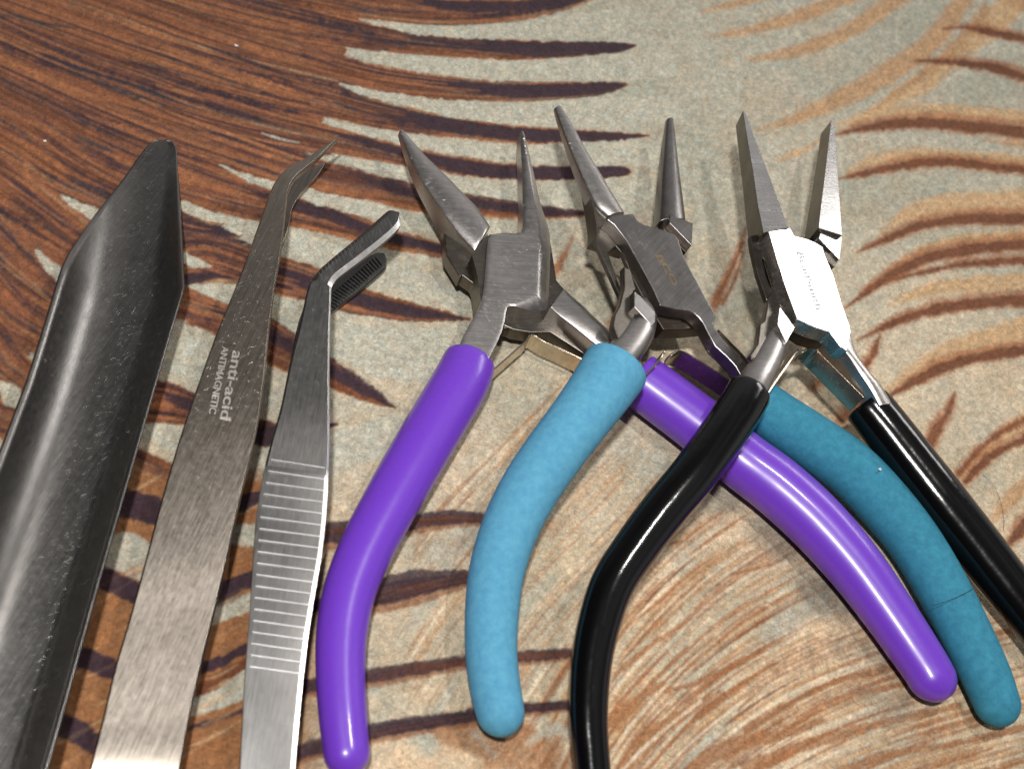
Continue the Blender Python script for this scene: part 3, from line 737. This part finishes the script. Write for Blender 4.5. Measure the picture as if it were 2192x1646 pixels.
rowsA = [(719,296,723,297,0.95),(690,314,702,318,0.97),(655,336,676,343,1.0),(622,353,650,364,1.03),(602,369,630,383,1.06),(586,392,617,412,1.08),(572,425,613,448,1.1),(553,480,608,500,1.12),(528,550,599,560,1.14),(500,622,588,625,1.15),
 (462,715,577,710,1.15),(424,820,566,815,1.12),(388,925,553,905,1.08),(362,1010,532,1000,1.02),(335,1105,510,1090,0.95),(306,1215,486,1200,0.86),(277,1320,461,1305,0.76),(246,1425,434,1415,0.68),(218,1540,408,1530,0.61),(190,1650,386,1650,0.55),(160,1780,360,1790,0.36),(120,1960,325,1980,0.3)]
armU = tweezer_arm('arm', rowsA, 0.11, M['tweezer_warm'], tA, bev=0.03)
rowsB = [(697,344,699,347,0.10),(678,352,692,360,0.12),(655,362,678,380,0.12),(632,378,660,400,0.12),(612,396,642,420,0.12),(592,430,626,450,0.12),(570,480,618,490,0.12),(535,580,585,590,0.13),(470,760,560,765,0.13),(400,960,535,965,0.13),(340,1180,490,1185,0.14),(255,1450,420,1455,0.2),(200,1650,372,1655,0.24),(130,1960,310,1980,0.18)]
tweezer_arm('arm', rowsB, 0.09, M['tweezer_warm'], tA, bev=0.02)
class Free:                                  # local plane from three pixels with heights
    def __init__(s, a, b_, c):
        A, B, D = at(*a), at(*b_), at(*c)
        s.o = A; s.n = (B-A).cross(D-A).normalized()
        if s.n.z < 0: s.n = -s.n
    at = Plane.at
plA = Free((462,715,1.15), (577,710,1.15), (388+82,915,1.085))
lettering('lettering', 'anti-acid', (499, 750), (471, 896), 22, plA, M['engrave'], tA, lift=0.006, h=0.002)
lettering('lettering', 'ANTIMAGNETIC', (476, 741), (447, 884), 14, plA, M['engrave'], tA, lift=0.006, h=0.002)

tB = thing('serrated_tweezers', 'grey steel tweezers with blunt angled tips and ribbed finger grip', 'tweezers', at(650, 900, 0), 'tweezers between the scoop and the pliers')
rowsC = [(852,450,858,462,1.42),(836,446,859,474,1.42),(820,457,851,489,1.41),(790,484,826,512,1.4),(752,516,790,541,1.38),(712,549,748,573,1.36),(685,573,724,592,1.34),(667,597,711,612,1.32),(657,622,709,640,1.3),(650,655,708,672,1.29),(640,700,707,705,1.27),
 (620,780,706,790,1.22),(601,870,706,880,1.18),(583,935,706,945,1.13),(570,985,704,1004,1.08),(557,1050,701,1065,1.02),(548,1110,696,1130,0.97),(543,1180,687,1200,0.94),(538,1260,674,1275,0.9),(532,1345,661,1355,0.86),(526,1430,651,1440,0.81),(520,1530,641,1540,0.76),(514,1650,631,1655,0.70),(505,1790,618,1800,0.6),(490,1960,600,1970,0.3)]
tweezer_arm('arm', rowsC, 0.14, M['tweezer_grey'], tB, bev=0.09, bevz=0.06, bevmat=M['chamfer'])
rowsD = [(822,539,828,556,0.16),(806,539,826,572,0.16),(786,548,808,590,0.16),(750,572,770,622,0.16),(710,600,730,652,0.16),(680,625,700,676,0.16),(652,655,690,700,0.16),(636,700,684,730,0.16),(622,770,680,790,0.16),(600,880,680,900,0.16),(572,1010,660,1020,0.16),(545,1200,640,1210,0.2),(524,1450,620,1460,0.24),(512,1650,610,1660,0.24),(490,1960,590,1970,0.16)]
tweezer_arm('arm', rowsD, 0.12, M['tweezer_grey'], tB, bev=0.04, bevz=0.04)
# ribs of the finger grip: each a proud bar
def interp_row(rows, y):
    for a, b_ in zip(rows, rows[1:]):
        if a[1] <= y <= b_[1]:
            f = (y-a[1])/(b_[1]-a[1]); return [a[i]+(b_[i]-a[i])*f for i in range(5)]
fine_rows = [tuple(r) for r in crv(rowsC[9:], 10)]
for k in range(19):
    y = 984+k*24.6
    r = interp_row(fine_rows, y)
    z = r[4]
    a = at(r[0]+9, y, z+0.006); b_ = at(r[2]-8, y+18-(k*0.15), z+0.006-0.01)
    b_.z = a.z-0.012
    d = (b_-a).normalized(); s = Vector((-d.y, d.x, 0))*0.018; u = Vector((0, 0, 1))
    V = [a+s-u*.03, a-s-u*.03, a-s*.45+u*.018, a+s*.45+u*.018, b_+s-u*.03, b_-s-u*.03, b_-s*.45+u*.018, b_+s*.45+u*.018]
    mesh_obj('rib', V, [[0,1,2,3],[7,6,5,4],[0,4,5,1],[1,5,6,2],[2,6,7,3],[3,7,4,0]], M['ridge'], tB, smooth=False)
# teeth on the inner face of the lower tip
for k in range(20):
    f = k/19
    ax_, ay_ = 803-112*f, 550+95*f; bx, by = 817-98*f, 568+92*f
    a = at(ax_, ay_, 0.175); b_ = at(bx, by, 0.175); d = (b_-a).normalized(); s = Vector((-d.y, d.x, 0))*0.014; u = Vector((0, 0, 1))
    V = [a+s-u*.03, a-s-u*.03, a+u*.014, b_+s-u*.03, b_-s-u*.03, b_+u*.014]
    mesh_obj('tooth', V, [[0,1,2],[5,4,3],[0,3,4,1],[1,4,5,2],[2,5,3,0]], M['tweezer_grey'], tB, smooth=False)
for k in range(22):          # small ruled scratches on the upper tip
    f = k/21
    ax_, ay_ = 830-150*f, 466+110*f
    a = at(ax_, ay_, 1.415-0.07*f+0.002); L = 13 if k % 3 else 22
    b_ = at(ax_+L*0.45, ay_+L, 1.415-0.07*f+0.002); d = (b_-a).normalized(); s = Vector((-d.y, d.x, 0))*0.004; u = Vector((0, 0, 1))
    V = [a+s-u*.01, a-s-u*.01, a+u*.003, b_+s-u*.01, b_-s-u*.01, b_+u*.003]
    mesh_obj('graduation', V, [[0,1,2],[5,4,3],[0,3,4,1],[1,4,5,2],[2,5,3,0]], M['ridge'], tB, smooth=False)

# ------------------------------------------------------------------ purple pliers
GP = 'pliers with sleeved handles'
pP = thing('chain_nose_pliers', 'chain nose pliers with glossy purple handles and brushed steel jaws', 'pliers', at(1110, 640, 0), GP)
PL = Plane(1110, 570, 1.02, (0.03, -0.02, 1)); st = M['steel']
plate_pts = [tuple(p) for p in crv([(1118,276),(1123,278),(1133,312),(1147,365),(1161,420),(1173,455),(1181,482),(1184,515),(1183,560),(1181,605),(1178,646)], 3)]
plate_pts += [(1175,651),(1160,655),(1140,657.5),(1118,657),(1100,654),(1091,654),(1086,658),(1083,668),(1080,688),(1074,710),(1064,733),(1054,752),(1044,772),(1036,790),(985,790),(975,770),(979,752),(990,722),(1007,690),(1024,664),(1031,645),(1036,615),(1040,570),(1043,530),(1046,510),(1053,502),(1064,496),(1082,493.5),(1104,495),(1117,493),(1121,484),(1121,460),(1121,420),(1119,350),(1116,300)]
def radP(x, y):
    k = min(max((x-1105)/60, 0), 1)
    if y < 500: k = max(k, 0.35)
    return 0.07+0.38*k, 0.015+0.17*k
pillow('joint_plate', plate_pts, PL, 0.42, st, pP, radP)
# body of the crossing half, under the plate
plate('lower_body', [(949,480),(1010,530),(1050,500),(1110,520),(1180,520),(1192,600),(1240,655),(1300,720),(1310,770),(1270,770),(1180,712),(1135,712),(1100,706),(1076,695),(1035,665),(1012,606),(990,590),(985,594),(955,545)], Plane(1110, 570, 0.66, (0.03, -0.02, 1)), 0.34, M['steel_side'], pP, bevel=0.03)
jaw('jaw', [(854,284,862,279,.04,.10),(864,312,882,303,.06,.14),(880,350,908,333,.09,.22),(902,392,935,360,.12,.30),(930,436,963,388,.15,.38),(960,481,992,419,.18,.46),(988,516,1022,451,.20,.52),(1008,538,1043,483,.21,.55),(1013,543,1047,491,.19,.55)],
    Plane(950, 420, 1.02, (0.1, -0.02, 1)), st, pP, arc=0.8)
jaw('jaw_inner_block', [(1010,545,1044,500,.0,.6),(1024,600,1044,560,.0,.6),(1030,650,1042,620,.0,.6)], Plane(1110, 570, 0.96, (0.03, -0.02, 1)), M['steel_side'], pP)
# right arm: curved shoulder leading into the handle
jaw('arm', [(1178,658,1208,618,.03,.55),(1196,676,1223,634,.06,.55),(1225,700,1247,655,.09,.55),(1258,728,1276,684,.11,.55),(1293,757,1310,716,.12,.55),(1330,790,1345,750,.12,.5),(1370,822,1385,790,.1,.4)], Plane(1250, 690, 0.98, (0.06, -0.02, 1)), st, pP, arc=0.9)
bandP = Plane(1140, 760, 0.62, (0, 0, 1))
band('leaf_spring', [(1134,716,0),(1128,728,0),(1112,742,0),(1092,760,0),(1062,786,0),(1035,808,0)], bandP, 0.42, 0.035, M['spring'], pP)
band('leaf_spring', [(1136,716,0),(1146,718,0),(1165,730,0),(1200,746,0),(1255,773,0),(1330,812,0)], bandP, 0.46, 0.035, M['spring'], pP)
plate('knuckle', [(1068,672),(1090,664),(1130,668),(1160,664),(1166,690),(1142,706),(1110,702),(1080,704),(1064,694)], Plane(1110, 690, 0.62, (0, 0, 1)), 0.3, M['grime'], pP, bevel=0.05)
grip('handle_grip', [(1006,772,57,.60),(985,820,61,.62),(938,900,62,.62),(888,985,62,.62),(834,1080,61,.61),(786,1170,59,.60),(750,1260,57,.58),(732,1350,55,.56),(729,1440,53,.55),(734,1530,52,.54),(741,1600,50,.53),(748,1662,49,.52)], M['purple'], pP, flat=0.92)
grip('handle_grip', [(1362,808,61,.60),(1430,858,62,.60),(1505,915,63,.62),(1590,985,65,.63),(1665,1042,67,.63),(1745,1115,67,.63),(1825,1205,64,.62),(1895,1300,59,.60),(1950,1380,56,.58),(1992,1445,53,.56),(2018,1500,52,.55)], M['purple'], pP, flat=0.92)

# ------------------------------------------------------------------ blue pliers
pB = thing('round_nose_pliers', 'round nose pliers with matt blue foam handles and dark worn joint', 'pliers', at(1420, 580, 0), GP)
NB = (0.10, -0.10, 1)
PB = Plane(1420, 580, 1.75, NB); sd = M['steel_dark']
plate('joint_plate', [(1298,469),(1312,461),(1337,459),(1355,457),(1362,466),(1366,473),(1380,481),(1405,487),(1433,497),(1445,502),(1452,510),(1458,530),(1464,548),(1485,589),(1512,639),(1531,671),(1533,677),(1528,690),(1530,700),(1545,722),(1560,740),(1577,755),(1604,782),(1628,812),(1600,830),(1575,785),(1556,764),(1531,741),(1517,716),(1505,692),(1495,679),(1486,671),(1474,666),(1444,662),(1413,654),(1396,616),(1369,566),(1341,516),(1315,482)],
      PB, 0.34, sd, pB, bevel=0.03, segs=3)
# side wall of the box with its slot, left of the plate
side = M['steel_side']
plate('box_side', [(1270,445),(1300,470),(1341,517),(1396,617),(1414,655),(1403,700),(1392,668),(1352,590),(1334,545),(1318,527),(1302,541),(1322,600),(1340,640),(1330,640),(1296,565),(1281,532),(1273,512),(1280,487)],
      Plane(1340, 560, 1.52, NB), 0.14, side, pB, bevel=0.02)
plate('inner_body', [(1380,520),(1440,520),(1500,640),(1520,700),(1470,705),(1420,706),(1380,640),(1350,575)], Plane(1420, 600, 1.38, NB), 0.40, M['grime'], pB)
jaw('jaw', [(1186,233,1198,227,.05,.06),(1196,262,1214,250,.07,.10),(1210,300,1234,285,.08,.14),(1226,342,1256,326,.10,.18),(1243,382,1280,366,.12,.22),(1259,418,1302,404,.14,.26),(1274,446,1322,438,.16,.30),(1296,469,1335,461,.17,.32)],
    Plane(1260, 350, 1.80, NB), M['steel'], pB, arc=0.8)
jaw('jaw_root', [(1256,400,1296,410,.0,.30),(1268,440,1305,460,.0,.40),(1276,482,1330,500,.0,.45),(1274,508,1345,530,.0,.45)], Plane(1300, 460, 1.66, NB), side, pB)
jaw('jaw', [(1427,256,1440,255,.06,.08),(1423,290,1444,289,.09,.12),(1419,330,1448,329,.12,.16),(1415,375,1453,374,.14,.20),(1412,420,1459,420,.16,.24),(1409,478,1466,478,.17,.28)],
    Plane(1440, 380, 1.25, (0.12, -0.02, 1)), sd, pB, arc=0.7)
plate('stop_block', [(1434,460),(1484,478),(1481,526),(1433,477)], Plane(1460, 490, 1.42, NB), 0.30, sd, pB, bevel=0.015)
plate('stop_block', [(1419,470),(1434,462),(1434,478),(1478,524),(1469,541),(1440,512),(1420,490)], Plane(1445, 500, 1.30, NB), 0.25, M['grime'], pB, bevel=0.015)
# crossing half below the box, on the left
plate('lower_body', [(1350,577),(1362,620),(1357,623),(1405,670),(1404,694),(1396,700),(1372,760),(1330,745),(1312,696),(1316,672),(1326,655),(1336,615),(1335,570)], Plane(1370, 650, 1.72, (0.2, -0.03, 1)), 0.18, side, pB, bevel=0.03)
plate('shoulder', [(1357,622),(1372,634),(1404,669),(1403,690),(1396,698),(1372,672),(1357,656)], Plane(1380, 660, 1.86, (0.2, -0.03, 1)), 0.2, sd, pB, bevel=0.02)
neck('arm', [(1376,640,10,1.55),(1378,672,27,1.58),(1370,705,33,1.60),(1350,738,35,1.62),(1328,765,38,1.62),(1306,800,40,1.6)], M['steel'], pB, flat=0.8)
neck('arm', [(1528,715,14,1.35),(1552,745,18,1.22),(1580,780,22,1.1),(1600,815,24,1.0)], M['grime'], pB)
lettering('lettering', 'BCO', (1404, 548), (1442, 612), 15, PB, M['engrave_gold'], pB, lift=0.003)
bB = Plane(1450, 780, 1.30, NB)
band('leaf_spring', [(1432,743,.1),(1424,752,.05),(1412,770,0),(1392,792,0),(1360,820,0)], bB, 0.40, 0.035, M['spring'], pB, round_end=True)
band('leaf_spring', [(1440,752,0),(1462,752,0),(1492,768,0),(1530,792,0),(1580,826,0)], Plane(1500, 775, 1.02, (0.3, 0.25, 1)), 0.42, 0.035, M['spring'], pB, round_end=True)
grip('handle_grip', [(1320,784,73,1.62),(1288,832,70,1.58),(1238,900,66,1.48),(1182,975,65,1.32),(1133,1048,64,1.12),(1092,1130,62,.95),(1064,1220,60,.82),(1053,1310,58,.74),(1052,1400,56,.68),(1060,1470,55,.66),(1072,1530,52,.66),(1080,1576,46,.66)], M['blue'], pB, flat=0.95)
grip('handle_grip', [(1582,826,50,.86),(1650,885,58,.78),(1738,945,61,.70),(1818,1002,62,.66),(1890,1075,61,.62),(1958,1160,59,.60),(2018,1260,58,.60),(2070,1360,56,.58),(2108,1440,54,.56),(2132,1500,50,.54),(2150,1555,46,.52)], M['blue_shaded'], pB, flat=0.95, label='blue foam sleeve, shade painted into its darker colour')

# ------------------------------------------------------------------ black pliers
pK = thing('flat_nose_pliers', 'flat nose pliers with shiny black handles and bright joint lettered BeadSmith', 'pliers', at(1740, 600, 0), GP)
NK = tuple(BLACK_N); PK = Plane(1740, 600, 2.10, NK); sb = M['steel_bright']
plate('joint_plate', [(1644,495),(1668,491),(1691,487),(1696,495),(1700,504),(1727,511),(1746,519),(1762,529),(1766,545),(1769,552),(1784,587),(1803,650),(1820,699),(1822,712),(1818,728),(1814,753),(1801,744),(1789,728),(1777,712),(1743,701),(1706,684),(1680,614),(1661,554)],
      PK, 0.36, sb, pK, bevel=0.02, segs=3)
neckK = M['steel']
jaw('arm', [(1777,712,1819,700,.0,.5),(1795,736,1824,730,.03,.5),(1815,765,1835,764,.07,.5),(1836,800,1860,800,.10,.45),(1858,832,1885,830,.10,.4),(1880,870,1910,868,.08,.3)], Plane(1840, 790, 1.62, NK), neckK, pK, arc=0.8)
plate('box_side', [(1606,505),(1644,496),(1661,554),(1680,614),(1706,684),(1704,700),(1694,690),(1668,612),(1655,570),(1642,547),(1632,555),(1637,590),(1650,615),(1658,625),(1652,655),(1640,640),(1622,587),(1610,535)], Plane(1650, 580, 1.92, NK), 0.12, side, pK, bevel=0.02)
plate('slot_insert', [(1631,552),(1643,547),(1657,587),(1660,609),(1648,616),(1638,590)], Plane(1645, 580, 1.80, NK), 0.2, sd, pK, bevel=0.01)
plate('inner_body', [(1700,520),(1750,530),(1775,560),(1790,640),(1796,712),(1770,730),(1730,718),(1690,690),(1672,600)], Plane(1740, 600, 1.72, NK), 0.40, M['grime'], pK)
def wedge(name, lo, hi, mat, plane, d0, d1, parent, bevel=0.012):
    """flat-topped tapering jaw: left edge px list, right edge px list"""
    secs = []
    n = len(lo)
    for i, ((lx, ly), (rx, ry)) in enumerate(zip(lo, hi)):
        d = d0+(d1-d0)*i/(n-1); a = plane.at(lx, ly); b_ = plane.at(rx, ry)
        secs.append([a, b_, b_-plane.n*d, a-plane.n*d])
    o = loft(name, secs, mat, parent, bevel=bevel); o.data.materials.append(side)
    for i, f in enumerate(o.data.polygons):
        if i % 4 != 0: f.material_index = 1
    return o
wedge('jaw', [(1590,238),(1600,300),(1612,370),(1622,440),(1634,498)], [(1594,237),(1614,290),(1638,352),(1662,418),(1688,487)], sb, Plane(1640, 400, 2.2, (-0.02, 0.06, 1)), 0.44, 0.70, pK)
wedge('jaw', [(1779,258),(1772,320),(1764,385),(1757,440),(1752,488)], [(1785,257),(1790,315),(1794,380),(1799,440),(1803,504)], sb, Plane(1780, 400, 1.9, (0.13, 0.06, 1)), 0.44, 0.60, pK)
plate('stop_block', [(1758,492),(1803,508),(1797,556),(1753,510)], Plane(1780, 520, 1.93, NK), 0.22, sb, pK, bevel=0.012)
plate('stop_block', [(1753,508),(1797,554),(1787,572),(1765,552),(1748,520)], Plane(1775, 540, 1.76, NK), 0.3, side, pK, bevel=0.02)
plate('lower_body', [(1664,606),(1672,650),(1669,658),(1701,701),(1683,734),(1645,760),(1610,770),(1606,760),(1622,735),(1627,693),(1637,686),(1645,640)], Plane(1660, 690, 1.95, NK), 0.16, side, pK, bevel=0.03)
plate('shoulder', [(1669,656),(1702,701),(1683,735),(1664,694)], Plane(1683, 695, 2.12, NK), 0.22, sb, pK, bevel=0.012)
neck('arm', [(1664,700,12,1.82),(1662,725,25,1.85),(1650,755,30,1.88),(1635,785,32,1.9),(1615,820,35,1.92),(1602,845,36,1.9)], M['steel'], pK, flat=0.85)
neck('arm', [(1770,722,12,1.45),(1800,765,14,1.35),(1835,815,16,1.25),(1868,865,18,1.15)], M['grime'], pK)
lettering('lettering', 'BeadSmith', (1705, 540), (1747, 662), 18, PK, M['engrave_grey'], pK, lift=0.003)
band('leaf_spring', [(1716,742,.05),(1706,752,.02),(1690,775,0),(1668,806,0),(1645,840,0)], Plane(1690, 780, 1.68, NK), 0.34, 0.04, M['spring'], pK, round_end=True)
band('leaf_spring', [(1722,748,0),(1742,745,0),(1768,768,0),(1800,800,0),(1850,850,0)], Plane(1780, 780, 1.42, (0.35, 0.3, 1)), 0.42, 0.035, M['spring'], pK, round_end=True)
dK = [(at(1600, 868, 2.45), 0.22, 0.03), (at(1590, 900, 2.45), 0.16, 0.025), (at(1616, 852, 2.45), 0.13, 0.025)]
grip('handle_grip', [(1604,838,49,1.92),(1580,880,50,1.94),(1532,950,50,1.90),(1480,1020,50,1.82),(1422,1090,50,1.68),(1362,1170,49,1.52),(1311,1250,48,1.38),(1281,1340,46,1.22),(1265,1430,44,1.08),(1260,1530,42,.96),(1266,1620,40,.86),(1276,1720,40,.76),(1290,1800,38,.7)], M['black'], pK, flat=0.9, n=72, dents=dK)
grip('handle_grip', [(1853,864,54,1.12),(1889,908,55,1.08),(1947,982,56,1.0),(2017,1072,57,.92),(2087,1162,57,.82),(2158,1254,56,.74),(2240,1360,54,.66),(2310,1470,52,.62),(2360,1560,50,.6)], M['black'], pK, flat=0.9)

# ------------------------------------------------------------------ strays: hairs and lint
def hair(pts, label, r=0.006):
    P_ = [at(x, y, z) for x, y, z in crv(pts, 8)]
    secs = []
    for i, p_ in enumerate(P_):
        t_ = (P_[min(i+1, len(P_)-1)]-P_[max(i-1, 0)]).normalized(); s_ = t_.cross(Vector((0, 0, 1))).normalized(); u_ = s_.cross(t_)
        secs.append([p_+(s_*math.cos(a)+u_*math.sin(a))*r for a in (0, 2.09, 4.19)])
    root = at(*pts[0]); o = loft('hair', secs, M['hair'], None)
    for v in o.data.vertices: v.co -= root
    o.location = root; tag(o, label, 'hair', 'stray hairs')
    return o
hair([(1996,1296,1.17),(2030,1285,1.2),(2060,1272,1.2),(2085,1258,1.12)], 'thin dark hair lying across the blue handle')
hair([(2104,1016,.02),(2128,1040,.1),(2142,1075,.1),(2149,1110,.05),(2148,1135,.02)], 'thin curved hair on the cloth beside the right black handle', r=0.004)
def lint(px, py, z, s, label):
    bm = bmesh.new(); bmesh.ops.create_icosphere(bm, subdivisions=1, radius=s)
    for v in bm.verts: v.co = Vector((v.co.x*random.uniform(.6, 1.4), v.co.y*random.uniform(.5, 1.2), v.co.z*0.35))
    me_ = bpy.data.meshes.new('lint'); bm.to_mesh(me_); bm.free(); me_.materials.append(M['lint'])
    o = bpy.data.objects.new('lint', me_); C.objects.link(o); o.location = at(px, py, z); tag(o, label, 'lint', 'specks of lint')
lint(505, 98, 0.02, 0.05, 'white lint speck on the brown print near the upper left')
lint(1884, 1004, 1.30, 0.04, 'pale lint flake stuck on the right blue handle')
lint(96, 302, 0.02, 0.035, 'small white lint speck on the cloth left of the scoop mouth')
